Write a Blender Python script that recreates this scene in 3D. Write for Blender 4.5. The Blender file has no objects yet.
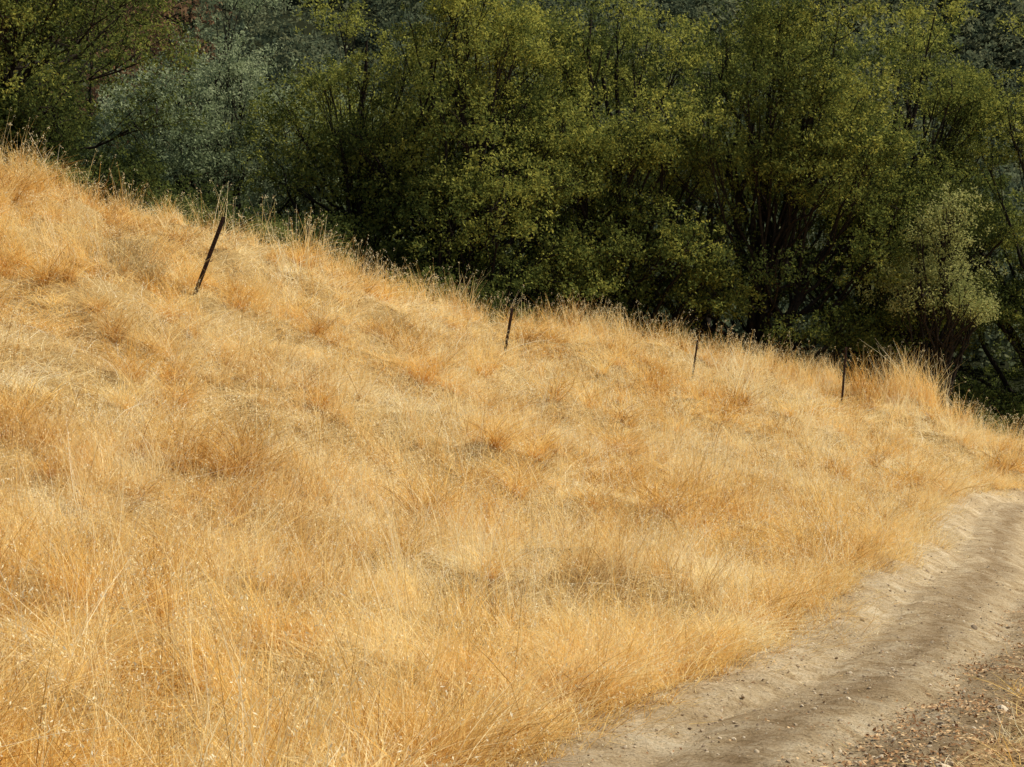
import bpy, math, random
import numpy as np
from mathutils import Vector

rng = np.random.default_rng(7)
random.seed(7)
scene = bpy.context.scene
scene.view_settings.view_transform = 'Standard'
scene.view_settings.look = 'None'
scene.view_settings.exposure = 0

# ------------------------------------------------------------------ noise
def _hash(ix, iy, seed):
    h = (ix.astype(np.int64) * 374761393 + iy.astype(np.int64) * 668265263 + seed * 974634777) & 0xffffffff
    h = ((h ^ (h >> 13)) * 1274126177) & 0xffffffff
    h = (h ^ (h >> 16)) & 0xffffffff
    return h / 4294967295.0

def vnoise(x, y, seed=0):
    x = np.asarray(x, float); y = np.asarray(y, float)
    ix = np.floor(x); iy = np.floor(y)
    fx = x - ix; fy = y - iy
    fx = fx * fx * fx * (fx * (fx * 6 - 15) + 10); fy = fy * fy * fy * (fy * (fy * 6 - 15) + 10)
    a = _hash(ix, iy, seed); b = _hash(ix + 1, iy, seed)
    c = _hash(ix, iy + 1, seed); d = _hash(ix + 1, iy + 1, seed)
    return (a * (1 - fx) + b * fx) * (1 - fy) + (c * (1 - fx) + d * fx) * fy

def fbm(x, y, seed=0, octv=3):
    s = 0; amp = 1; tot = 0
    ca, sa = math.cos(0.6), math.sin(0.6)
    for i in range(octv):
        s = s + amp * (vnoise(x, y, seed + i * 17) * 2 - 1)
        tot += amp; amp *= 0.5
        x, y = (x * ca - y * sa) * 2.03 + 5.1, (x * sa + y * ca) * 2.03 + 1.7
    return s / tot

def sstep(a, b, v):
    t = np.clip((v - a) / (b - a), 0, 1)
    return t * t * (3 - 2 * t)

# ------------------------------------------------------------------ terrain height
G = -0.25
cps = [
 (-11.05,34,.95+G), (-6.9,36,-.14+G), (-2.2,42,-1.54+G), (1.4,46,-2.4+G), (5.96,50,-3.58+G), (11,53,-4.89+G), (17.9,55,-7.5+G),
 (-6.24,31,-1.0+G), (-.23,41,-2.93+G), (5.28,46,-4.45+G), (10.3,49,-5.45+G),
 (0,22,-3.73+G), (0,33,-3.5+G), (0,15.2,-3.8+G), (-3,8.8,-3.04+G), (-5.5,17,-2.88+G), (-7.8,24,-1.8+G), (-4.4,13.4,-3.1+G),
 (0,10.8,-3.75), (.4,11.3,-3.76), (3.1,16.7,-4.49), (7.6,27.8,-5.63), (10,35.8,-6.44), (14.3,43.8,-7.4),
 (3.4,10.3,-3.6), (5.2,15.8,-4.3), (13,40,-7.05), (20,46,-8.6),
 (0,0,-1.65), (-3,4,-2.2), (4,3,-2.2), (0,-8,-0.6),
 (-25,10,1.0), (-25,34,5.0), (-25,0,2.0), (-12,15,-1.0),(-14,26,1.0),
 (10,14,-5.2), (14,26,-7.2), (25,20,-9.5), (25,40,-10.5), (25,0,-7),
 (-11,44,0.2), (-11,56,-4), (-5,46,-3.0), (-2,54,-5.2), (3,58,-6.6), (9,62,-8.2), (18,66,-10.5),(-2,68,-9),(12,76,-11),(-14,72,-8),
 (-30,50,3), (-30,72,-3), (32,60,-13), (32,76,-14),
]
cps = np.array(cps, float)
def _U(r2):
    return 0.5 * r2 * np.log(r2 + 1e-9)
n = len(cps)
d2 = ((cps[:, None, :2] - cps[None, :, :2]) ** 2).sum(-1)
K = _U(d2) + np.eye(n) * 6.0
Pm = np.c_[np.ones(n), cps[:, :2]]
A = np.zeros((n + 3, n + 3)); A[:n, :n] = K; A[:n, n:] = Pm; A[n:, :n] = Pm.T
sol = np.linalg.solve(A, np.r_[cps[:, 2], 0, 0, 0])
def H_near(x, y):
    out = sol[n] + sol[n + 1] * x + sol[n + 2] * y
    for i in range(n):
        out = out + sol[i] * _U((x - cps[i, 0]) ** 2 + (y - cps[i, 1]) ** 2)
    return out
def H_far(x, y):
    z = -10 + sstep(85, 260, y) * 72 + np.clip(y - 260, 0, 1e4) * 0.05
    return z + 5 * fbm(x / 60, y / 60, 91, 3)

road_pts = np.array([(-4,-10),(-2.4,-3),(-1.2,0),(-.3,4),(.6,8),(1.6,11),(2.75,13.4),(4.4,16.8),(6.1,21.3),(8.7,28),(11.3,36),(14.5,42.5),(20,47.5),(28,51),(40,53)], float)
def catmull(P, m=16):
    out = []
    Q = np.vstack([2 * P[0] - P[1], P, 2 * P[-1] - P[-2]])
    for i in range(1, len(Q) - 2):
        p0, p1, p2, p3 = Q[i - 1], Q[i], Q[i + 1], Q[i + 2]
        for k in range(m):
            t = k / m
            out.append(0.5 * ((2 * p1) + (-p0 + p2) * t + (2 * p0 - 5 * p1 + 4 * p2 - p3) * t * t + (-p0 + 3 * p1 - 3 * p2 + p3) * t ** 3))
    out.append(P[-1])
    return np.array(out)
RC = catmull(road_pts)
RT = np.gradient(RC, axis=0); RT /= np.linalg.norm(RT, axis=1)[:, None]
RW = 1.35
def road_signed(x, y):
    x = np.asarray(x, float).ravel(); y = np.asarray(y, float).ravel()
    out = np.full(len(x), 99.0)
    m = (x > -12) & (x < 46) & (y > -16) & (y < 60)
    idx = np.where(m)[0]
    for s in range(0, len(idx), 20000):
        j = idx[s:s + 20000]
        dx = x[j, None] - RC[None, :, 0]; dy = y[j, None] - RC[None, :, 1]
        k = (dx * dx + dy * dy).argmin(1)
        r = np.arange(len(j))
        dxx = dx[r, k]; dyy = dy[r, k]
        lat = dxx * RT[k, 1] - dyy * RT[k, 0]
        dist = np.sqrt(dxx ** 2 + dyy ** 2)
        out[j] = np.where(lat >= 0, dist, -dist)
    return out
def edge_wobble(x, y):
    return 0.45 * fbm(x / 1.1, y / 1.1, 33, 4)
def H_smooth(x, y):
    sh = np.shape(x)
    x = np.asarray(x, float).ravel(); y = np.asarray(y, float).ravel()
    cx = np.clip(x, -32, 34); cy = np.clip(y, -12, 80)
    w = sstep(66, 84, y)
    z = H_near(cx, cy)
    z = z + (np.abs(x - cx)) * np.where(x < 0, 0.12, -0.05)
    z = z * (1 - w) + H_far(x, y) * w
    return z.reshape(sh)
def H(x, y, for_road=False):
    sh = np.shape(x)
    x = np.asarray(x, float).ravel(); y = np.asarray(y, float).ravel()
    z = H_smooth(x, y)
    d = np.abs(road_signed(x, y))
    rm = sstep(RW + 1.1, RW, d + edge_wobble(x, y))
    near = sstep(75, 60, y)
    mound = 0.30 * fbm(x / 3.4, y / 3.4, 5, 2) + 0.44 * fbm(x / 1.5 + 3, y / 1.6, 9, 3)
    z = z + mound * (1 - rm) * near
    if not for_road:
        z = z - 0.30 * sstep(RW + 0.2, RW - 0.35, d + edge_wobble(x, y))
    return z.reshape(sh)

gx = np.arange(-34, 34, .1); gy = np.arange(3, 66, .1)
_GX, _GY = np.meshgrid(gx, gy); HG = H(_GX, _GY); SG = road_signed(_GX, _GY).reshape(_GX.shape)
def look(grid, x, y):
    u = np.clip((x - gx[0]) / .1, 0, len(gx) - 1.001); v = np.clip((y - gy[0]) / .1, 0, len(gy) - 1.001)
    i = u.astype(int); j = v.astype(int); a = u - i; b = v - j
    return (grid[j, i] * (1 - a) + grid[j, i + 1] * a) * (1 - b) + (grid[j + 1, i] * (1 - a) + grid[j + 1, i + 1] * a) * b
def near_s(x, y):
    i = np.clip(((x - gx[0]) / .1).round().astype(int), 0, len(gx) - 1); j = np.clip(((y - gy[0]) / .1).round().astype(int), 0, len(gy) - 1)
    return SG[j, i]
def H1(x, y, fr=False): return float(H(np.array([x]), np.array([y]), fr)[0])

# ------------------------------------------------------------------ helpers
def new_mesh(name, verts, faces, smooth=True):
    me = bpy.data.meshes.new(name)
    verts = np.asarray(verts, np.float32)
    me.vertices.add(len(verts)); me.vertices.foreach_set('co', verts.ravel())
    faces = np.asarray(faces, np.int32)
    if len(faces):
        k = faces.shape[1]
        me.loops.add(faces.size); me.loops.foreach_set('vertex_index', faces.ravel())
        me.polygons.add(len(faces))
        me.polygons.foreach_set('loop_start', np.arange(0, faces.size, k, dtype=np.int32))
        me.polygons.foreach_set('loop_total', np.full(len(faces), k, np.int32))
        me.polygons.foreach_set('use_smooth', np.full(len(faces), smooth, bool))
    me.update(calc_edges=True)
    return me
def add_attr(me, name, typ, data):
    a = me.attributes.new(name, typ, 'POINT')
    data = np.asarray(data)
    if typ == 'FLOAT_VECTOR': a.data.foreach_set('vector', data.astype(np.float32).ravel())
    else: a.data.foreach_set('value', data.astype(np.int32 if typ == 'INT' else np.float32).ravel())
def link(ob, parent=None):
    scene.collection.objects.link(ob)
    if parent: ob.parent = parent
    return ob

class NT:
    def __init__(s, name):
        s.m = bpy.data.materials.new(name); s.m.use_nodes = True
        s.t = s.m.node_tree; s.t.nodes.clear()
    def n(s, typ, **kw):
        nd = s.t.nodes.new(typ)
        for k, v in kw.items(): setattr(nd, k, v)
        return nd
    def l(s, a, b): s.t.links.new(a, b)
    def ramp(s, fac, stops):
        r = s.n('ShaderNodeValToRGB')
        el = r.color_ramp.elements
        while len(el) < len(stops): el.new(0.5)
        for e, (p, c) in zip(el, stops): e.position = p; e.color = (*c, 1)
        s.l(fac, r.inputs[0]); return r.outputs[0]
    def noise(s, vec, scale, detail=4, rough=0.6):
        nd = s.n('ShaderNodeTexNoise'); nd.inputs['Scale'].default_value = scale
        nd.inputs['Detail'].default_value = detail; nd.inputs['Roughness'].default_value = rough
        if vec: s.l(vec, nd.inputs['Vector'])
        return nd.outputs['Fac']
    def mix(s, fac, a, b, blend='MIX'):
        nd = s.n('ShaderNodeMix', data_type='RGBA', blend_type=blend)
        for sock, v in ((nd.inputs[0], fac), (nd.inputs[6], a), (nd.inputs[7], b)):
            if isinstance(v, (int, float)): sock.default_value = v
            elif isinstance(v, tuple): sock.default_value = (*v, 1)
            else: s.l(v, sock)
        return nd.outputs[2]
    def math(s, op, a, b=0.0, clamp=False):
        nd = s.n('ShaderNodeMath', operation=op, use_clamp=clamp)
        for i, v in enumerate((a, b)):
            if isinstance(v, (int, float)): nd.inputs[i].default_value = v
            else: s.l(v, nd.inputs[i])
        return nd.outputs[0]
    def attr(s, name, typ='GEOMETRY'):
        nd = s.n('ShaderNodeAttribute', attribute_type=typ, attribute_name=name); return nd.outputs['Fac']
    def pos(s):
        return s.n('ShaderNodeNewGeometry').outputs['Position']
    def out(s, sh):
        o = s.n('ShaderNodeOutputMaterial'); s.l(sh, o.inputs[0]); return s.m
    def thin(s, col, trans=0.35):
        p = s.n('ShaderNodeBsdfDiffuse'); s.l(col, p.inputs[0])
        t = s.n('ShaderNodeBsdfTranslucent'); s.l(col, t.inputs[0])
        m = s.n('ShaderNodeMixShader'); m.inputs[0].default_value = trans
        s.l(p.outputs[0], m.inputs[1]); s.l(t.outputs[0], m.inputs[2])
        return s.out(m.outputs[0])

# ------------------------------------------------------------------ materials
def mat_grass():
    t = NT('dry_grass_straw')
    bv = t.attr('bv'); tint = t.attr('tint')
    pale = t.ramp(bv, [(0, (.38, .22, .07)), (.28, (.84, .61, .27)), (.6, (.98, .83, .45)), (1, (1.0, .95, .74))])
    gold = t.ramp(bv, [(0, (.26, .11, .02)), (.28, (.78, .44, .095)), (.6, (.97, .68, .22)), (1, (1.0, .85, .46))])
    return t.thin(t.mix(tint, pale, gold), .40)
def mat_weed():
    t = NT('dry_weed_stems')
    return t.thin(t.ramp(t.attr('bv'), [(0, (.24, .17, .08)), (.5, (.50, .37, .17)), (1, (.68, .54, .28))]), .2)
def mat_leaf(name, c0, c1, c2, trans=.42):
    t = NT(name)
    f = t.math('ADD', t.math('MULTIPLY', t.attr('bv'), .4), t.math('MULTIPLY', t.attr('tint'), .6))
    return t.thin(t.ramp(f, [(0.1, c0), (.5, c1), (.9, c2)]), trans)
def mat_bark():
    t = NT('oak_bark')
    p = t.pos(); nz = t.noise(p, 9, 6, .7)
    c = t.ramp(nz, [(.3, (.012, .01, .008)), (.7, (.05, .04, .03))])
    b = t.n('ShaderNodeBsdfDiffuse'); t.l(c, b.inputs[0])
    return t.out(b.outputs[0])
def mat_ground():
    t = NT('hillside_soil_and_thatch')
    p = t.pos()
    n1 = t.noise(p, 22, 6, .75); n2 = t.noise(p, 1.3, 4)
    c1 = t.ramp(n1, [(.25, (.12, .06, .02)), (.5, (.34, .20, .07)), (.75, (.62, .43, .18))])
    c2 = t.ramp(n1, [(.25, (.16, .10, .035)), (.5, (.40, .28, .115)), (.75, (.66, .50, .25))])
    c = t.mix(n2, c1, c2)
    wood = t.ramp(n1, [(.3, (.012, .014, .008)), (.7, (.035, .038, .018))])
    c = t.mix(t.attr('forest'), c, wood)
    verge = t.ramp(t.noise(p, 9, 6, .75), [(.3, (.18, .10, .04)), (.55, (.42, .28, .13)), (.75, (.64, .48, .27))])
    c = t.mix(t.attr('verge'), c, verge)
    b = t.n('ShaderNodeBsdfDiffuse'); t.l(c, b.inputs[0])
    bp = t.n('ShaderNodeBump'); bp.inputs['Strength'].default_value = .8; bp.inputs['Distance'].default_value = .04
    t.l(n1, bp.inputs['Height']); t.l(bp.outputs[0], b.inputs['Normal'])
    return t.out(b.outputs[0])
def mat_road():
    t = NT('packed_dirt')
    p = t.pos()
    big = t.noise(p, .8, 5, .6); mid = t.noise(p, 3.2, 9, .78); fine = t.noise(p, 36, 6, .8)
    c = t.ramp(mid, [(.32, (.33, .22, .115)), (.44, (.50, .365, .20)), (.54, (.67, .52, .32)), (.66, (.80, .67, .45))])
    lat = t.attr('lat')
    c = t.mix(t.math('MULTIPLY', t.ramp(big, [(.42, (0, 0, 0)), (.6, (1, 1, 1))]), .55), c, (.40, .285, .155))
    c = t.mix(t.math('MULTIPLY', lat, t.ramp(mid, [(.38, (1, 1, 1)), (.66, (.35, .35, .35))])), c, (.25, .165, .085))
    f = t.ramp(fine, [(.36, (.36, .33, .29)), (.48, (.88, .88, .88)), (.62, (1.12, 1.12, 1.12))])
    c = t.mix(.9, c, f, 'MULTIPLY')
    b = t.n('ShaderNodeBsdfDiffuse'); t.l(c, b.inputs[0])
    hgt = t.math('ADD', t.math('MULTIPLY', fine, .6), mid)
    bp = t.n('ShaderNodeBump'); bp.inputs['Strength'].default_value = 1; bp.inputs['Distance'].default_value = .05
    t.l(hgt, bp.inputs['Height']); t.l(bp.outputs[0], b.inputs['Normal'])
    return t.out(b.outputs[0])
def mat_simple(name, stops, scale=8, rough=.9, at=None):
    t = NT(name)
    f = t.attr('tint', at) if at else t.noise(t.pos(), scale, 5, .7)
    c = t.ramp(f, stops)
    b = t.n('ShaderNodeBsdfPrincipled'); t.l(c, b.inputs['Base Color']); b.inputs['Roughness'].default_value = rough
    b.inputs['Specular IOR Level'].default_value = .2
    return t.out(b.outputs[0])

M_GRASS = mat_grass(); M_WEED = mat_weed(); M_BARK = mat_bark()
M_OAK = mat_leaf('oak_leaves', (.034, .046, .016), (.125, .15, .036), (.46, .44, .09))  # dark and mid tones raised to stand in for haze
M_GREY = mat_leaf('grey_oak_leaves', (.07, .09, .045), (.22, .265, .13), (.46, .50, .28))
M_FAR = mat_leaf('distant_leaves', (.05, .07, .045), (.14, .165, .09), (.26, .26, .13))  # bluish aerial haze mixed into the leaf colour
M_BROWN = mat_leaf('autumn_leaves', (.08, .045, .025), (.20, .12, .065), (.34, .20, .10))
M_SHRUB = mat_leaf('shrub_leaves', (.08, .09, .025), (.24, .26, .08), (.50, .49, .18))
M_STONE = mat_simple('stone', [(0, (.24, .17, .10)), (.5, (.42, .32, .20)), (1, (.64, .52, .35))], at='INSTANCER')
M_DEAD = mat_simple('dead_leaf', [(0, (.13, .055, .02)), (.5, (.38, .20, .08)), (1, (.72, .50, .26))], at='GEOMETRY')
M_POST = mat_simple('rusted_steel', [(.3, (.018, .012, .01)), (.55, (.05, .025, .015)), (.8, (.11, .05, .025))], scale=14, rough=.8)

# ------------------------------------------------------------------ ground sheet
def axis(lo, hi, step, far_lo, far_hi):
    c = list(np.arange(lo, hi + 1e-6, step))
    s = step; v = hi
    while v < far_hi: s *= 1.22; v += s; c.append(v)
    s = step; v = lo
    while v > far_lo: s *= 1.22; v -= s; c.insert(0, v)
    return np.array(c)
ax = axis(-15, 20, .13, -900, 900); ay = axis(5, 60, .13, -300, 1500)
X, Y = np.meshgrid(ax, ay)
Z = H(X, Y)
nx, ny = len(ax), len(ay)
ii = np.arange(nx * ny).reshape(ny, nx)
F = np.stack([ii[:-1, :-1], ii[:-1, 1:], ii[1:, 1:], ii[1:, :-1]], -1).reshape(-1, 4)
me = new_mesh('ground', np.stack([X, Y, Z], -1).reshape(-1, 3), F)
crest_x = np.array([-60, -11, -6.9, -2.2, 1.4, 6, 11, 18, 30, 60.]); crest_y = np.array([40, 36, 38, 44, 48, 52, 55, 57.5, 60, 66.])
def beyond(x, y): return y - np.interp(x, crest_x, crest_y)
fx, fy = X.ravel(), Y.ravel()
sd = road_signed(fx, fy)
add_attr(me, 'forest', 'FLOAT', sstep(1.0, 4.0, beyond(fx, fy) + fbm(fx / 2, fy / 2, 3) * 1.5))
add_attr(me, 'verge', 'FLOAT', np.maximum(sstep(.9, 1.3, sd) * sstep(6, 4, sd), sstep(RW + .35, RW + .05, np.abs(sd) + edge_wobble(fx, fy))))
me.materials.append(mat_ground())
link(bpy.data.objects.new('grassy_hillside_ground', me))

# ------------------------------------------------------------------ dirt road
ys = np.linspace(0, len(RC) - 1, 2200)
cx = np.interp(ys, np.arange(len(RC)), RC[:, 0]); cy = np.interp(ys, np.arange(len(RC)), RC[:, 1])
tx = np.gradient(cx); ty = np.gradient(cy); L = np.hypot(tx, ty); tx /= L; ty /= L
lat = np.linspace(-2.0, 2.0, 80)
RX = cx[:, None] + ty[:, None] * lat[None]; RY = cy[:, None] - tx[:, None] * lat[None]
LT = np.broadcast_to(lat[None], RX.shape)
def road_z(x, y, l):
    wv = .18 * fbm(x / 3, y / 3, 70)
    z = H(x, y, True)
    z = z - .09 * np.exp(-((l + .62 + wv) / .22) ** 2) - .08 * np.exp(-((l - .72 + wv) / .24) ** 2)
    z = z + .045 * fbm(x / .6, y / .6, 71, 3) + .022 * fbm(x / .17, y / .17, 72, 3)
    return z - .25 * sstep(1.4, 2.0, np.abs(l)) - .01
wv = .18 * fbm(RX / 3, RY / 3, 70)
RZ = road_z(RX, RY, LT)
jj = np.arange(RX.size).reshape(RX.shape)
F = np.stack([jj[:-1, :-1], jj[:-1, 1:], jj[1:, 1:], jj[1:, :-1]], -1).reshape(-1, 4)
me = new_mesh('dirt_road', np.stack([RX, RY, RZ], -1).reshape(-1, 3), F)
crown = np.exp(-((LT - .05 + wv) / .3) ** 2) * .85 + sstep(.6, 1.2, LT + wv) * .9 + sstep(1.15, 1.5, -LT) * .6
add_attr(me, 'lat', 'FLOAT', np.clip(crown, 0, 1).ravel())
me.materials.append(mat_road())
link(bpy.data.objects.new('dirt_road', me))

# ------------------------------------------------------------------ blades (vectorised)
class Pile:
    def __init__(s): s.V = []; s.F = []; s.B = []; s.T = []; s.o = 0
    def add(s, V, F, B, T):
        s.V.append(V.astype(np.float32)); s.F.append((F + s.o).astype(np.int32)); s.B.append(B.astype(np.float32)); s.T.append(T.astype(np.float32)); s.o += len(V)
    def mesh(s, name, mat):
        me = new_mesh(name, np.vstack(s.V), np.vstack(s.F), False)
        add_attr(me, 'bv', 'FLOAT', np.concatenate(s.B)); add_attr(me, 'tint', 'FLOAT', np.concatenate(s.T))
        me.materials.append(mat); return me
def strips(pile, b, L, ang, lean, droop, rise, w, bv, tint, r, segs=3, kink=.06):
    nb = len(b)
    dirh = np.stack([np.cos(ang), np.sin(ang)], -1)
    fa = r.uniform(0, np.pi, nb); side = np.stack([np.cos(fa), np.sin(fa), r.uniform(-.5, .5, nb)], -1)
    V = []; wob = r.normal(0, kink, (nb, 2)); tip = None
    for k in range(segs + 1):
        t = k / segs
        h = (lean * t + droop * t * t) * L
        z = b[:, 2] + L * rise * (t - .72 * droop * t * t)
        wb = math.sin(t * 4.2) * L[:, None] * wob
        c = np.stack([b[:, 0] + dirh[:, 0] * h + wb[:, 0], b[:, 1] + dirh[:, 1] * h + wb[:, 1], z], -1)
        ww = (w * (1 - .8 * t ** 1.5))[:, None] * .5
        V.append(c - side * ww); V.append(c + side * ww); tip = c
    V = np.stack(V, 1)
    base = (np.arange(nb) * (2 * (segs + 1)))[:, None]
    F = np.stack([np.concatenate([base + 2 * k, base + 2 * k + 1, base + 2 * k + 3, base + 2 * k + 2], 1) for k in range(segs)], 1).reshape(-1, 4)
    m = 2 * (segs + 1)
    pile.add(V.reshape(-1, 3), F, np.repeat(bv, m), np.repeat(tint, m))
    return tip
def seedheads(pile, tips, per, ln, wd, drop, r, tint=.2, sp=.02):
    P = np.repeat(tips, per, 0); m = len(P)
    P = P + np.stack([r.normal(0, sp, m), r.normal(0, sp, m), -r.uniform(0, 1, m) * drop], -1)
    d = r.normal(0, .6, (m, 3)); d[:, 2] -= .6; d /= np.linalg.norm(d, axis=1)[:, None]
    s = np.cross(d, r.normal(0, 1, (m, 3))); s /= np.linalg.norm(s, axis=1)[:, None] + 1e-9
    l_ = ln * r.uniform(.6, 1.3, m)[:, None]
    V = np.stack([P, P + d * l_ * .4 + s * wd, P + d * l_, P + d * l_ * .4 - s * wd], 1).reshape(-1, 3)
    pile.add(V, np.arange(m * 4).reshape(-1, 4), np.repeat(r.uniform(.6, 1, m), 4), np.full(m * 4, tint))

def rand_pts(density, y0, y1, r):
    w = .36 * y1 + 3.0; N = int(density * 2 * w * (y1 - y0))
    x = r.uniform(-w, w, N); y = r.uniform(y0, y1, N)
    m = np.abs(x) < .36 * y + 3.0
    return x[m], y[m]
def edge_ok(x, y, off=0.0):
    s = near_s(x, y); wob = edge_wobble(x, y)
    return (s + wob < -(RW - .05 + off)) | (s > 50)
def tintf(x, y, r):
    v = .46 + .8 * fbm(x / 4.5, y / 4.5, 51, 3) + .4 * fbm(x / .9, y / .9, 52, 2)
    v = v + .45 * sstep(17, 10, y) + .15 * sstep(30, 50, y)
    return np.clip(v + r.normal(0, .12, len(x)), 0, 1)
def flow(x, y): return fbm(x / 1.7, y / 1.7, 41, 3) * 6.5 - .6

GP = Pile()
def clumps(cx, cy, nb, R, Lc, lean, droop, rise, w, tint, r, spread=.6, rz=None, segs=3, seeds=0, srange=(.5, 1.15), kink=.07, bias=0.0):
    k = len(cx)
    if k == 0: return
    a0 = flow(cx, cy) + r.normal(0, .5, k) if rz is None else rz
    cb = np.clip(.50 + .85 * fbm(cx / .65, cy / .65, 57, 2) + r.normal(0, .16, k) + bias, 0, 1)
    q = np.repeat(np.arange(k), nb); m = len(q)
    th = r.uniform(0, 2 * np.pi, m); rad = np.abs(r.normal(0, R, m))
    x = cx[q] + rad * np.cos(th); y = cy[q] + rad * np.sin(th)
    z = look(HG, x, y) - .03
    L = Lc[q] * r.uniform(*srange, m)
    ang = a0[q] + r.normal(0, spread, m)
    bvv = np.clip(.55 * r.uniform(0, 1, m) + .65 * cb[q] - .07, 0, 1)
    tip = strips(GP, np.stack([x, y, z], -1), L, ang, lean * r.uniform(.3, 1.6, m), droop * r.uniform(.4, 1.5, m), rise, w * r.uniform(.6, 1.4, m),
           bvv, np.clip(tint[q] + r.normal(0, .1, m), 0, 1), r, segs, kink)
    if seeds:
        s = r.uniform(0, 1, m) < seeds
        sc = min(max(1, w / .005), 1.9)
        seedheads(GP, tip[s], 4, .024 * sc, .0038 * sc, .09, r)

r = np.random.default_rng(11)
# matted layer
for (y0, y1, dens, nb, w) in ((5, 13, 18, 34, .006), (13, 20, 17, 30, .007), (20, 34, 13, 25, .0095), (34, 46, 9.5, 20, .014), (46, 62, 7.5, 20, .018)):
    x, y = rand_pts(dens, y0, y1, r)
    thick = vnoise(x / .8, y / .8, 61)
    m = edge_ok(x, y) & (beyond(x, y) < 3.0) & (thick > r.uniform(-.25, .45, len(x))); x, y, thick = x[m], y[m], thick[m]; k = len(x)
    clumps(x, y, nb, .16, r.uniform(.3, .55, k) * (.35 + 1.4 * thick), .55, .6, .7, w, tintf(x, y, r), r, 1.0, seeds=.08)
# loose flattened straw
for (y0, y1, dens, w) in ((5, 20, 60, .0048), (20, 36, 30, .0078), (36, 58, 16, .012)):
    x, y = rand_pts(dens, y0, y1, r); m = edge_ok(x, y, -.1) & (beyond(x, y) < 2); x, y = x[m], y[m]; k = len(x)
    clumps(x, y, 1, .1, r.uniform(.5, 1.1, k), .5, .55, .8, w, np.clip(tintf(x, y, r) - .25, 0, 1), r, 1.6, segs=4, seeds=.45, bias=.5, kink=.1)
# upright clumps
for (y0, y1, dens, nb, w) in ((5, 13, 13, 34, .0054), (13, 20, 8.5, 32, .0062), (20, 34, 5, 28, .0086), (34, 46, 4, 24, .012), (46, 62, 4, 24, .0155)):
    x, y = rand_pts(dens, y0, y1, r)
    nz = fbm(x / 1.8, y / 1.8, 62, 3) * 1.6
    want = nz + .35 * sstep(17, 11, y) + .3 * sstep(-3.5, -.5, beyond(x, y)) * (x > -5) - .05
    m = edge_ok(x, y, .1) & (beyond(x, y) < 2.5) & (r.uniform(-.25, .55, len(x)) < want)
    x, y, want = x[m], y[m], want[m]; k = len(x)
    clumps(x, y, nb, .08, r.uniform(.4, 1.15, k) * (.65 + .6 * np.clip(want, 0, 1)), .3, .22, .95, w, np.clip(tintf(x, y, r) + .22, 0, 1), r, 1.5, seeds=.16)
# big splayed fountains
for (y0, y1, dens, w) in ((5, 20, 1.1, .0058), (20, 34, .85, .009), (34, 58, .6, .014)):
    x, y = rand_pts(dens, y0, y1, r); m = edge_ok(x, y, .05) & (beyond(x, y) < 1) & (fbm(x / 2.5, y / 2.5, 65) > -.05); x, y = x[m], y[m]; k = len(x)
    clumps(x, y, 140 if w < .01 else 80, .09, r.uniform(.6, 1.35, k), .42, .5, .85, w, np.clip(r.normal(.8, .2, k), 0, 1), r, 3.0, segs=4, bias=-.25)
# long thin stalks with oat heads
for (y0, y1, dens, w) in ((5, 20, 13, .0054), (20, 34, 8, .0078), (34, 58, 5, .0115)):
    x, y = rand_pts(dens, y0, y1, r)
    m = edge_ok(x, y, .1) & (beyond(x, y) < 2) & (fbm(x / 2, y / 2, 63) + .35 * sstep(20, 10, y) > r.uniform(-.4, .5, len(x))); x, y = x[m], y[m]; k = len(x)
    clumps(x, y, 4, .12, r.uniform(.8, 1.6, k), .2, .12, .97, w, r.uniform(.1, 1.0, k), r, .9, segs=5, seeds=.9, srange=(.7, 1.1), kink=.035, bias=.12)
# dark reddish single stems in the foreground
x, y = rand_pts(2.6, 7, 26, r); m = edge_ok(x, y, .2); x, y = x[m], y[m]; k = len(x)
clumps(x, y, 1, .1, r.uniform(.8, 1.6, k), .45, .1, .95, .006, np.full(k, 1.), r, 2.0, segs=5, bias=-.6, kink=.02)
# grass spilling over the road edge
k = 950; q = r.integers(60, len(RC) - 20, k); off = -(RW + r.uniform(-.4, .6, k))
x = RC[q, 0] + RT[q, 1] * off + r.normal(0, .15, k); y = RC[q, 1] - RT[q, 0] * off + r.normal(0, .15, k)
m = edge_ok(x, y, -.18) & (vnoise(x / .6, y / .6, 66) > .35); x, y = x[m], y[m]; k = len(x)
clumps(x, y, 46, .1, r.uniform(.25, 1.05, k), .4, .4, .85, .0068, r.uniform(.3, 1, k), r, 1.8, segs=4, seeds=.1)
# tall golden clumps along the crest
for (bx, by, kk, hh) in ((12.6, 52, 44, 2.1), (11.2, 53.5, 16, 1.3), (6.5, 50.5, 30, 1.5), (8.5, 52, 20, 1.5), (1.5, 47.5, 26, 1.5), (3.6, 49.5, 20, 1.5), (-2.0, 44, 20, 1.6), (-4.5, 41, 12, 1.2), (-8.5, 37, 10, .9)):
    x = bx + r.normal(0, .9, kk); y = by + r.normal(0, .4, kk)
    clumps(x, y, 34, .14, r.uniform(.35, 1, kk) * hh, .2, .15, .97, .013, r.uniform(.3, 1, kk), r, 1.2, segs=4, seeds=.2)
# pale weeds with bright heads near the third post
x = 6.9 + r.normal(0, .9, 38); y = 47.5 + r.normal(0, .8, 38)
clumps(x, y, 12, .15, r.uniform(.6, 1.35, 38), .25, .2, .95, .015, np.zeros(38), r, 2, segs=4, seeds=.95, bias=.5)
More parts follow.
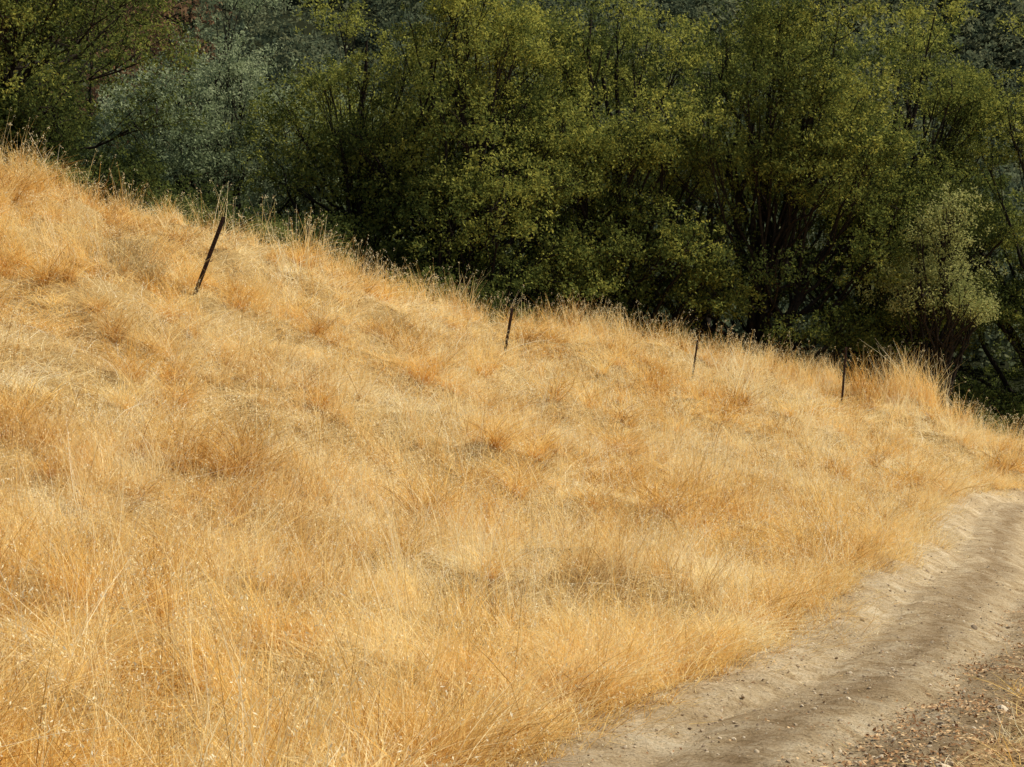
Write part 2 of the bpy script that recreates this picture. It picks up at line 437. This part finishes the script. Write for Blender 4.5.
# right-hand verge
x, y = rand_pts(10, 5, 45, r); s = near_s(x, y)
m = (s > RW - .3) & (s < 8) & (fbm(x / .8, y / .8, 64) > r.uniform(-.4, .6, len(x))); x, y = x[m], y[m]; k = len(x)
clumps(x, y, 20, .12, r.uniform(.15, .45, k), .6, .5, .6, .0065, r.uniform(.5, 1, k), r, 1.8, bias=-.1)
# fallen straw on the road itself
x, y = rand_pts(14, 6, 40, r); s = near_s(x, y); m = (s > -1.5) & (s < 1.6) & (r.uniform(0, 1, len(x)) < .15 + .8 * sstep(.5, 1.4, np.abs(s))); x, y, s = x[m], y[m], s[m]; k = len(x)
b = np.stack([x, y, road_z(x, y, s) + .006], -1)
strips(GP, b, r.uniform(.05, .22, k), r.uniform(0, 6.28, k), np.full(k, .9), np.zeros(k), .06, np.full(k, .005), r.uniform(.2, 1, k), r.uniform(0, 1, k), r, 2, .1)
print('GRASS QUADS', sum(len(f) for f in GP.F))
link(bpy.data.objects.new('dry_grass', GP.mesh('dry_grass', M_GRASS)))
del GP

# ------------------------------------------------------------------ stones
def source(colname, meshes):
    col = bpy.data.collections.new(colname)
    for i, me in enumerate(meshes):
        col.objects.link(bpy.data.objects.new('%s_%02d' % (colname, i), me))
    return col
def instancer(name, P, rot, scl, tint, idx, col):
    me = new_mesh(name, P, np.zeros((0, 4), np.int32))
    add_attr(me, 'irot', 'FLOAT_VECTOR', rot); add_attr(me, 'iscl', 'FLOAT_VECTOR', np.repeat(np.asarray(scl)[:, None], 3, 1))
    add_attr(me, 'tint', 'FLOAT', tint); add_attr(me, 'iidx', 'INT', idx)
    ob = link(bpy.data.objects.new(name, me))
    ng = bpy.data.node_groups.new('scatter_' + col.name, 'GeometryNodeTree')
    ng.interface.new_socket('Geometry', in_out='INPUT', socket_type='NodeSocketGeometry')
    ng.interface.new_socket('Geometry', in_out='OUTPUT', socket_type='NodeSocketGeometry')
    N = ng.nodes; gi = N.new('NodeGroupInput'); go = N.new('NodeGroupOutput')
    ip = N.new('GeometryNodeInstanceOnPoints'); ci = N.new('GeometryNodeCollectionInfo')
    ci.inputs['Collection'].default_value = col
    ci.inputs['Separate Children'].default_value = True; ci.inputs['Reset Children'].default_value = True
    def na(nm, t):
        q = N.new('GeometryNodeInputNamedAttribute'); q.data_type = t; q.inputs['Name'].default_value = nm
        return q.outputs['Attribute']
    er = N.new('FunctionNodeEulerToRotation'); lk = ng.links.new
    lk(gi.outputs[0], ip.inputs['Points']); lk(ci.outputs[0], ip.inputs['Instance'])
    ip.inputs['Pick Instance'].default_value = True
    lk(na('iidx', 'INT'), ip.inputs['Instance Index'])
    lk(na('irot', 'FLOAT_VECTOR'), er.inputs[0]); lk(er.outputs[0], ip.inputs['Rotation'])
    lk(na('iscl', 'FLOAT_VECTOR'), ip.inputs['Scale']); lk(ip.outputs[0], go.inputs[0])
    ob.modifiers.new('scatter', 'NODES').node_group = ng
    return ob
def rock(seed):
    import bmesh
    bm = bmesh.new(); bmesh.ops.create_icosphere(bm, subdivisions=2, radius=1)
    r = np.random.default_rng(seed); ph = r.uniform(0, 6, 6)
    for v in bm.verts:
        c = v.co; f = 1 + .18 * math.sin(3 * c.x + ph[0]) * math.cos(2.6 * c.y + ph[1]) + .12 * math.sin(5 * c.z + ph[2] + 3 * c.x)
        v.co = Vector((c.x * f * 1.2, c.y * f, c.z * f * .6))
    me = bpy.data.meshes.new('stone'); bm.to_mesh(me); bm.free(); me.materials.append(M_STONE); return me
ST = source('stones', [rock(i) for i in range(4)])
r = np.random.default_rng(5)
k = 12000; q = r.integers(50, len(RC), k); off = r.uniform(-1.4, 1.9, k)
x = RC[q, 0] + RT[q, 1] * off + r.normal(0, .3, k); y = RC[q, 1] - RT[q, 0] * off + r.normal(0, .3, k)
m = vnoise(x / .5, y / .5, 88) + .35 * (np.abs(off) > .85) > r.uniform(.2, .9, k); x, y = x[m], y[m]; k = len(x)
sz = .005 + .014 * r.uniform(0, 1, k) ** 3
sz[:34] = r.uniform(.022, .045, 34)
z = road_z(x, y, near_s(x, y)) + sz * .2
instancer('road_gravel', np.stack([x, y, z], -1), r.uniform(0, 6.28, (k, 3)) * [.1, .1, 1], sz, r.uniform(0, 1, k), r.integers(0, 4, k), ST)

# ------------------------------------------------------------------ leaf quads
def leaves(pile, c, l, wr, bv, tint, r, flat=0.0):
    m = len(c)
    u = r.normal(0, 1, (m, 3)); u[:, 2] *= (1 - flat); u /= np.linalg.norm(u, axis=1)[:, None]
    nrm = r.normal(0, 1, (m, 3)) * (1 - flat * .8) + [0, 0, .6 + flat * 2]
    v = np.cross(u, nrm); v /= np.linalg.norm(v, axis=1)[:, None] + 1e-9
    l = l[:, None]; w = l * wr
    V = np.stack([c - u * l, c + v * w, c + u * l, c - v * w], 1).reshape(-1, 3)
    pile.add(V, np.arange(m * 4).reshape(-1, 4), np.repeat(bv, 4), np.repeat(tint, 4))
lp = Pile(); x, y = rand_pts(1000, 6, 16, r); x2, y2 = rand_pts(300, 16, 34, r); x = np.r_[x, x2]; y = np.r_[y, y2]
s0 = near_s(x, y); s = s0 + .35 * fbm(x / 1.3, y / 1.3, 83)
prob = sstep(.2, 1.1, s) * sstep(7, 4, s) * .95 + .045 * (np.abs(s) < 1.7) + .3 * sstep(1.0, 1.4, -s) * (s > -1.7)
m = r.uniform(0, 1, len(x)) < prob * (.1 + 1.2 * vnoise(x / .45, y / .45, 81) ** 1.5); x, y, s0 = x[m], y[m], s0[m]; k = len(x)
z = np.where(np.abs(s0) < 1.95, np.maximum(road_z(x, y, s0), H(x, y)), H(x, y)) + .004 + r.uniform(0, .02, k)
leaves(lp, np.stack([x, y, z], -1), r.uniform(.008, .028, k) * np.where(s0 < .6, .7, 1), r.uniform(.3, .6, k)[:, None], r.uniform(0, 1, k), r.uniform(0, 1, k), r, .6)
link(bpy.data.objects.new('leaf_litter', lp.mesh('leaf_litter', M_DEAD)))

# ------------------------------------------------------------------ trees
def tubes(polys, sides=6):
    Vs, Fs = [], []; o = 0
    an = np.linspace(0, 2 * np.pi, sides, endpoint=False)
    for P, R in polys:
        P = np.asarray(P, float); k = len(P)
        T = np.gradient(P, axis=0); T /= np.linalg.norm(T, axis=1)[:, None] + 1e-9
        ref = np.array([1, 0, 0]) if abs(T[0, 0]) < .8 else np.array([0, 1, 0])
        A_ = np.cross(T, ref); A_ /= np.linalg.norm(A_, axis=1)[:, None] + 1e-9
        B_ = np.cross(T, A_)
        V = P[:, None] + (A_[:, None] * np.cos(an)[None, :, None] + B_[:, None] * np.sin(an)[None, :, None]) * np.asarray(R)[:, None, None]
        Vs.append(V.reshape(-1, 3))
        g = np.arange(k * sides).reshape(k, sides) + o
        g2 = np.roll(g, -1, 1)
        Fs.append(np.stack([g[:-1], g2[:-1], g2[1:], g[1:]], -1).reshape(-1, 4)); o += k * sides
    return np.vstack(Vs), np.vstack(Fs)
def curve(p0, p1, r, bend, k=7, jit=.04):
    p0 = np.array(p0, float); p1 = np.array(p1, float); L = np.linalg.norm(p1 - p0)
    mid = (p0 + p1) / 2 + bend
    t = np.linspace(0, 1, k)[:, None]
    P = (1 - t) ** 2 * p0 + 2 * t * (1 - t) * mid + t * t * p1
    P[1:-1] += r.normal(0, jit * L / 3, (k - 2, 3))
    return P
def cluster_leaves(pile, cc, tn, nl, rad, ls, r):
    k = len(cc); q = np.repeat(np.arange(k), nl); m = len(q)
    axs = r.normal(0, 1, (k, 3)); axs[:, 2] = np.abs(axs[:, 2]) * .6; axs /= np.linalg.norm(axs, axis=1)[:, None]
    p = cc[q] + axs[q] * (r.uniform(-1, 1, m) * rad)[:, None] + r.normal(0, rad * .38, (m, 3))
    leaves(pile, p, ls * r.uniform(.6, 1.35, m), .48, r.uniform(0, 1, m), np.clip(tn[q] + r.normal(0, .05, m), 0, 1), r)

def make_tree(name, x, y, h, spread, seed, mat=None, tb=0.5, nl=34, lowest=.22, stems=2, dens=60, lr=(.9, 1.7), lean=(0, 0), tr=.17, ls=.062):
    mat = mat or M_OAK
    r = np.random.default_rng(seed)
    z0 = H1(x, y) - .3
    root = bpy.data.objects.new(name, None)
    polys = []; tops = []
    for s in range(stems):
        a = r.uniform(0, 6.28); off = spread * .25 * (1 if stems > 1 else .4)
        tip = np.array([math.cos(a) * off + lean[0], math.sin(a) * off + lean[1], h * r.uniform(.72, .85)])
        base = np.array([math.cos(a) * .15 * stems, math.sin(a) * .15 * stems, 0.])
        P = curve(base, tip, r, np.array([r.normal(0, .6), r.normal(0, .5), 0]), 12, .06)
        R = tr * (h / 10) * (1 - np.linspace(0, 1, 12) * .82); R[0] *= 1.5
        polys.append((P, R)); tops.append((P, R))
    pts, tn = [], []
    for i in range(nl):
        a = r.uniform(0, 6.28); rr = spread * math.sqrt(r.uniform(0, 1))
        dome = h * (1 - .45 * (rr / spread) ** 2) * r.uniform(.85, 1.04)
        zc = h * lowest + (dome - h * lowest) * r.uniform(0, 1) ** .6
        c = np.array([math.cos(a) * rr + lean[0] * zc / h, math.sin(a) * rr + lean[1] * zc / h, zc])
        lrad = r.uniform(*lr)
        P0, R0 = tops[r.integers(0, len(tops))]
        k0 = int(np.clip(np.argmin(abs(P0[:, 2] - zc * r.uniform(.3, .7))), 1, 10))
        P = curve(P0[k0], c, r, np.array([0, 0, -.12 * rr]) + r.normal(0, .25, 3), 8)
        rb = min(R0[k0] * .5, .025 + .016 * np.linalg.norm(P0[k0] - c))
        polys.append((P, rb * (1 - np.linspace(0, 1, 8) * .75)))
        for j in range(7):
            d = r.normal(0, 1, 3); d /= np.linalg.norm(d); d[2] = abs(d[2]) * .7 + .1 if r.uniform() < .7 else d[2]
            st = P[r.integers(4, 8)]
            polys.append((curve(st, c + d * lrad * r.uniform(.6, 1), r, r.normal(0, .12, 3), 5), np.linspace(.02, .006, 5)))
        kk = int(dens * (lrad / 1.3) ** 2 * r.uniform(.7, 1.2))
        d = r.normal(0, 1, (kk, 3)); d /= np.linalg.norm(d, axis=1)[:, None]
        d[:, 2] = np.where(d[:, 2] < 0, d[:, 2] * .5, d[:, 2])
        rad = lrad * r.uniform(.2, 1, kk) ** .4 * (1 + .4 * np.sin(3.1 * d[:, 0] + i) * np.cos(2.7 * d[:, 1] + 2 * i))
        q = c + d * rad[:, None] * [1.1, 1.1, .8]
        pts.append(q); tn.append(np.clip(tb + r.normal(0, .2) + r.normal(0, .12, kk) + .5 * (q[:, 2] / h - .6), 0, 1))  # height term paints sunlit tops lighter and yellower, shaded lower leaves darker
    V, F = tubes(polys)
    me = new_mesh(name + '_wood', V, F); me.materials.append(M_BARK)
    root.location = (x, y, z0); link(root)
    link(bpy.data.objects.new('trunk_and_limbs', me), root)
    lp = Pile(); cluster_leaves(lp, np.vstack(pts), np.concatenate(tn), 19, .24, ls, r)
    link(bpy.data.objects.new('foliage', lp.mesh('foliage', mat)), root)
    return sum(len(f) for f in lp.F)
nq = 0
T = make_tree
nq += T('oak_tree', -13.6, 42.5, 10.5, 4.4, 1, tb=.45, nl=90, lowest=.03, ls=.052, lr=(.8, 1.4), tr=.13)
nq += T('oak_tree', -19.5, 43, 11, 4.5, 2, tb=.4, nl=30, lowest=.1)
nq += T('grey_oak_tree', -10.6, 57, 13.5, 4.0, 3, M_GREY, tb=.62, nl=60, lowest=.08)
nq += T('grey_oak_tree', -8.0, 64, 15, 4.2, 4, M_GREY, tb=.5, nl=40, lowest=.15)
nq += T('oak_tree', -5.2, 55, 14.5, 3.2, 5, tb=.6, nl=56, lowest=.1)
nq += T('oak_tree', -1.6, 54.5, 16.5, 4.2, 6, tb=.64, nl=84, lowest=.06, stems=3)
nq += T('oak_tree', 3.6, 58, 17.5, 4.3, 7, tb=.58, nl=78, lowest=.1, stems=3)
nq += T('oak_tree', 9.6, 60, 19, 5.2, 8, tb=.5, nl=86, lowest=.13, stems=3, tr=.12)
nq += T('oak_tree', 15.3, 64, 20, 4.8, 9, tb=.47, nl=70, lowest=.2, stems=3)
nq += T('oak_tree', 21.3, 63, 19, 4.6, 10, tb=.55, nl=64, lowest=.04)
nq += T('pale_oak_tree', 15.2, 57.0, 9.6, 1.9, 11, M_SHRUB, tb=.7, nl=36, lowest=.5, lr=(.6, 1.1), ls=.05)
nq += T('oak_tree', 27.5, 64, 17, 5, 12, tb=.4, nl=30, lowest=.1)
nq += T('oak_tree', 0.5, 68, 21, 5, 13, tb=.45, nl=30, lowest=.3, ls=.09, dens=42)
nq += T('oak_tree', 8, 73, 22, 5.5, 14, tb=.45, nl=30, lowest=.3, ls=.09, dens=42)
nq += T('oak_tree', 19, 76, 23, 5.5, 15, tb=.45, nl=30, lowest=.3, ls=.09, dens=42)
nq += T('oak_tree', -18, 66, 14, 5, 16, tb=.45, nl=36, lowest=.1, ls=.08, dens=50)

def make_shrub(name, x, y, h, w, seed, mat, tb, dens=60, ls=.05):
    r = np.random.default_rng(seed)
    polys, pts = [], []
    for i in range(9):
        a = r.uniform(0, 6.28); rr = w * math.sqrt(r.uniform(0, 1)) * .8
        c = np.array([math.cos(a) * rr, math.sin(a) * rr, h * r.uniform(.3, .85) * (1 - .4 * (rr / w) ** 2)])
        polys.append((curve((0, 0, 0), c, r, np.array([0, 0, -.1]) + r.normal(0, .1, 3), 6), np.linspace(.03, .01, 6)))
        d = r.normal(0, 1, (dens, 3)); d /= np.linalg.norm(d, axis=1)[:, None]
        pts.append(c + d * (w * .45 * r.uniform(.2, 1, dens) ** .6)[:, None] * [1, 1, min(1, h / w) * .8])
    V, F = tubes(polys, 5); me = new_mesh(name + '_stems', V, F); me.materials.append(M_BARK)
    root = bpy.data.objects.new(name, None); root.location = (x, y, H1(x, y) - .1); link(root)
    link(bpy.data.objects.new('stems', me), root)
    pts = np.vstack(pts); pts[:, 2] = np.abs(pts[:, 2]); k = len(pts)
    lp = Pile(); cluster_leaves(lp, pts, np.clip(tb + r.normal(0, .15, k), 0, 1), 12, .14, ls, r)
    link(bpy.data.objects.new('foliage', lp.mesh('foliage', mat)), root)
r = np.random.default_rng(99)
sid = 0
for bx in np.arange(-16, 30, 1.9):
    by = float(np.interp(bx, crest_x, crest_y)) + r.uniform(3.5, 6.5)
    sid += 1
    make_shrub('understory_shrub', bx + r.uniform(-.5, .5), by, r.uniform(1.6, 3.0), r.uniform(1.3, 2.0), 500 + sid, M_OAK, r.uniform(.0, .25))
for (bx, by, hh) in ((17.5, 61.5, 3.6), (19.4, 60.6, 4.0), (21.3, 61.8, 4.0), (20.2, 66, 5), (18.2, 69, 5), (22.8, 60.5, 3.6), (-14.6, 39.6, 2.2), (-12.3, 40.2, 2.2)):
    sid += 1
    make_shrub('understory_shrub', bx, by, hh, 1.9, 500 + sid, M_OAK, .15, 90, .06)
for (bx, by, hh, ww) in ((-8.6, 40.5, 1.3, 1.0), (-6.4, 40.6, 1.2, .9), (-2.9, 46.5, 1.1, .8), (2.5, 50.5, 1.2, .9), (17.3, 57.5, 1.6, 1.1), (19.3, 57, 1.8, 1.2), (-11, 38.2, .9, .8)):
    sid += 1
    make_shrub('green_shrub', bx, by, hh, ww, 500 + sid, M_SHRUB, r.uniform(.2, .5), 40, .035)

# ------------------------------------------------------------------ distant forest on the far slope
r = np.random.default_rng(123)
pts = []
for i in range(760):
    y = 84 + 120 * r.uniform(0, 1); x = r.uniform(-1, 1) * (.36 * y + 8)
    pts.append((x, y, r.uniform(6, 10), r.normal(.55, .22)))
pts = np.array(pts); z = H_smooth(pts[:, 0], pts[:, 1])
lp = Pile(); lp2 = Pile(); CC, TT, C2, T2 = [], [], [], []
for (x, y, hh, b), zz in zip(pts, z):
    brown = (abs(x / y + .235) < .03) and 100 < y < 190
    for j in range(6):
        c = np.array([x + r.normal(0, 1.8), y + r.normal(0, 1.8), zz + hh * r.uniform(.2, .85)])
        m_ = 14; d = r.normal(0, 1, (m_, 3)); d /= np.linalg.norm(d, axis=1)[:, None]
        (C2 if brown else CC).append(c + d * 2.1 * r.uniform(.4, 1, m_)[:, None] ** .5 * [1, 1, .8]); (T2 if brown else TT).append(np.clip(b + r.normal(0, .1, m_), 0, 1))
cluster_leaves(lp, np.vstack(CC), np.concatenate(TT), 8, .5, .26, r)
link(bpy.data.objects.new('distant_forest', lp.mesh('distant_forest', M_FAR)))
if C2:
    cluster_leaves(lp2, np.vstack(C2), np.concatenate(T2), 8, .5, .26, r)
    link(bpy.data.objects.new('distant_autumn_trees', lp2.mesh('distant_autumn_trees', M_BROWN)))
print('LEAF QUADS', nq)

# ------------------------------------------------------------------ dry weeds
def make_weed(name, x, y, h, w, seed, nb=160):
    r = np.random.default_rng(seed); p = Pile()
    th = r.uniform(0, 6.28, nb); rad = w * .45 * np.sqrt(r.uniform(0, 1, nb))
    b = np.stack([rad * np.cos(th), rad * np.sin(th), np.full(nb, -.1)], -1)
    tip = strips(p, b, h * r.uniform(.6, 1.2, nb), r.uniform(0, 6.28, nb), .4 * r.uniform(.4, 1.5, nb), .25 * r.uniform(.5, 1.5, nb), .8, r.uniform(.006, .014, nb), r.uniform(0, 1, nb), r.uniform(0, 1, nb), r, 4, .1)
    seedheads(p, tip, 8, .03, .008, .2, r)
    ob = bpy.data.objects.new(name, p.mesh(name, M_WEED)); ob.location = (x, y, H1(x, y)); link(ob)
make_weed('dry_weed_bush', -8.0, 31.5, .95, 1.4, 1, 520)
make_weed('dry_weed_bush', -7.3, 30.8, .8, 1.0, 2, 300)
make_weed('dry_weed_bush', -3.2, 37, .5, 1.6, 3, 300)

# ------------------------------------------------------------------ fence posts (studded steel T-posts)
def make_post(x, y, length, tilt_x, tilt_y, wdt):
    import bmesh
    bm = bmesh.new()
    L = length + .5
    f = wdt; s = wdt * .9; t = wdt * .22
    prof = [(-f/2, 0), (f/2, 0), (f/2, t), (t/2, t), (t/2, s), (-t/2, s), (-t/2, t), (-f/2, t)]
    rings = []
    for k in range(9):
        z = -.5 + L * k / 8
        rings.append([bm.verts.new((px + .002 * math.sin(k * 2.1), py, z)) for px, py in prof])
    for a, b in zip(rings[:-1], rings[1:]):
        for i in range(8):
            bm.faces.new((a[i], a[(i + 1) % 8], b[(i + 1) % 8], b[i]))
    bm.faces.new(rings[-1]); bm.faces.new(rings[0][::-1])
    z = .1
    while z < length - .05:
        m = bmesh.ops.create_cube(bm, size=1)['verts']
        for v in m: v.co = Vector((v.co.x * wdt * .5, v.co.y * wdt * .35 - wdt * .17, v.co.z * .02 + z))
        z += .055
    for zc in (length * .45, length * .8):
        m = bmesh.ops.create_cone(bm, cap_ends=True, segments=8, radius1=.006, radius2=.006, depth=wdt * 2.0)['verts']
        for v in m: v.co = Vector((v.co.z, v.co.x - wdt * .38, v.co.y + zc))
    bm.normal_update()
    me = bpy.data.meshes.new('fence_post'); bm.to_mesh(me); bm.free(); me.materials.append(M_POST)
    ob = bpy.data.objects.new('fence_post', me); link(ob)
    ob.location = (x, y, H1(x, y)); ob.rotation_euler = (tilt_x, tilt_y, .3)
make_post(-6.24, 31, 1.65, .05, math.radians(21), .08)
make_post(-.23, 41, 1.45, .0, math.radians(10), .075)
make_post(5.28, 46, 1.2, .0, math.radians(8), .06)
make_post(10.3, 49, 2.0, .0, math.radians(4), .07)

# ------------------------------------------------------------------ light
SUN_EL, SUN_AZ = math.radians(52), math.radians(84)
sdv = Vector((math.sin(SUN_AZ) * math.cos(SUN_EL), math.cos(SUN_AZ) * math.cos(SUN_EL), math.sin(SUN_EL)))
sl = bpy.data.lights.new('sun', 'SUN'); sl.energy = 5.0; sl.angle = math.radians(.5); sl.color = (1, .95, .83)
so = bpy.data.objects.new('sun', sl); so.rotation_euler = sdv.to_track_quat('Z', 'Y').to_euler(); so.location = (30, 20, 60); link(so)
w = bpy.data.worlds.new('World'); scene.world = w; w.use_nodes = True
nt = w.node_tree; bg = nt.nodes['Background']
sk = nt.nodes.new('ShaderNodeTexSky'); sk.sky_type = 'NISHITA'; sk.sun_disc = False
sk.sun_elevation = SUN_EL; sk.sun_rotation = SUN_AZ
nt.links.new(sk.outputs[0], bg.inputs[0]); bg.inputs[1].default_value = .10

# ------------------------------------------------------------------ camera
cam = bpy.data.cameras.new('camera'); cam.sensor_width = 36; cam.lens = 55.4; cam.clip_end = 4000; cam.clip_start = .05
co = bpy.data.objects.new('camera', cam); co.location = (0, 0, 0); co.rotation_euler = (math.radians(90 - 5.5), 0, 0); link(co)
scene.camera = co
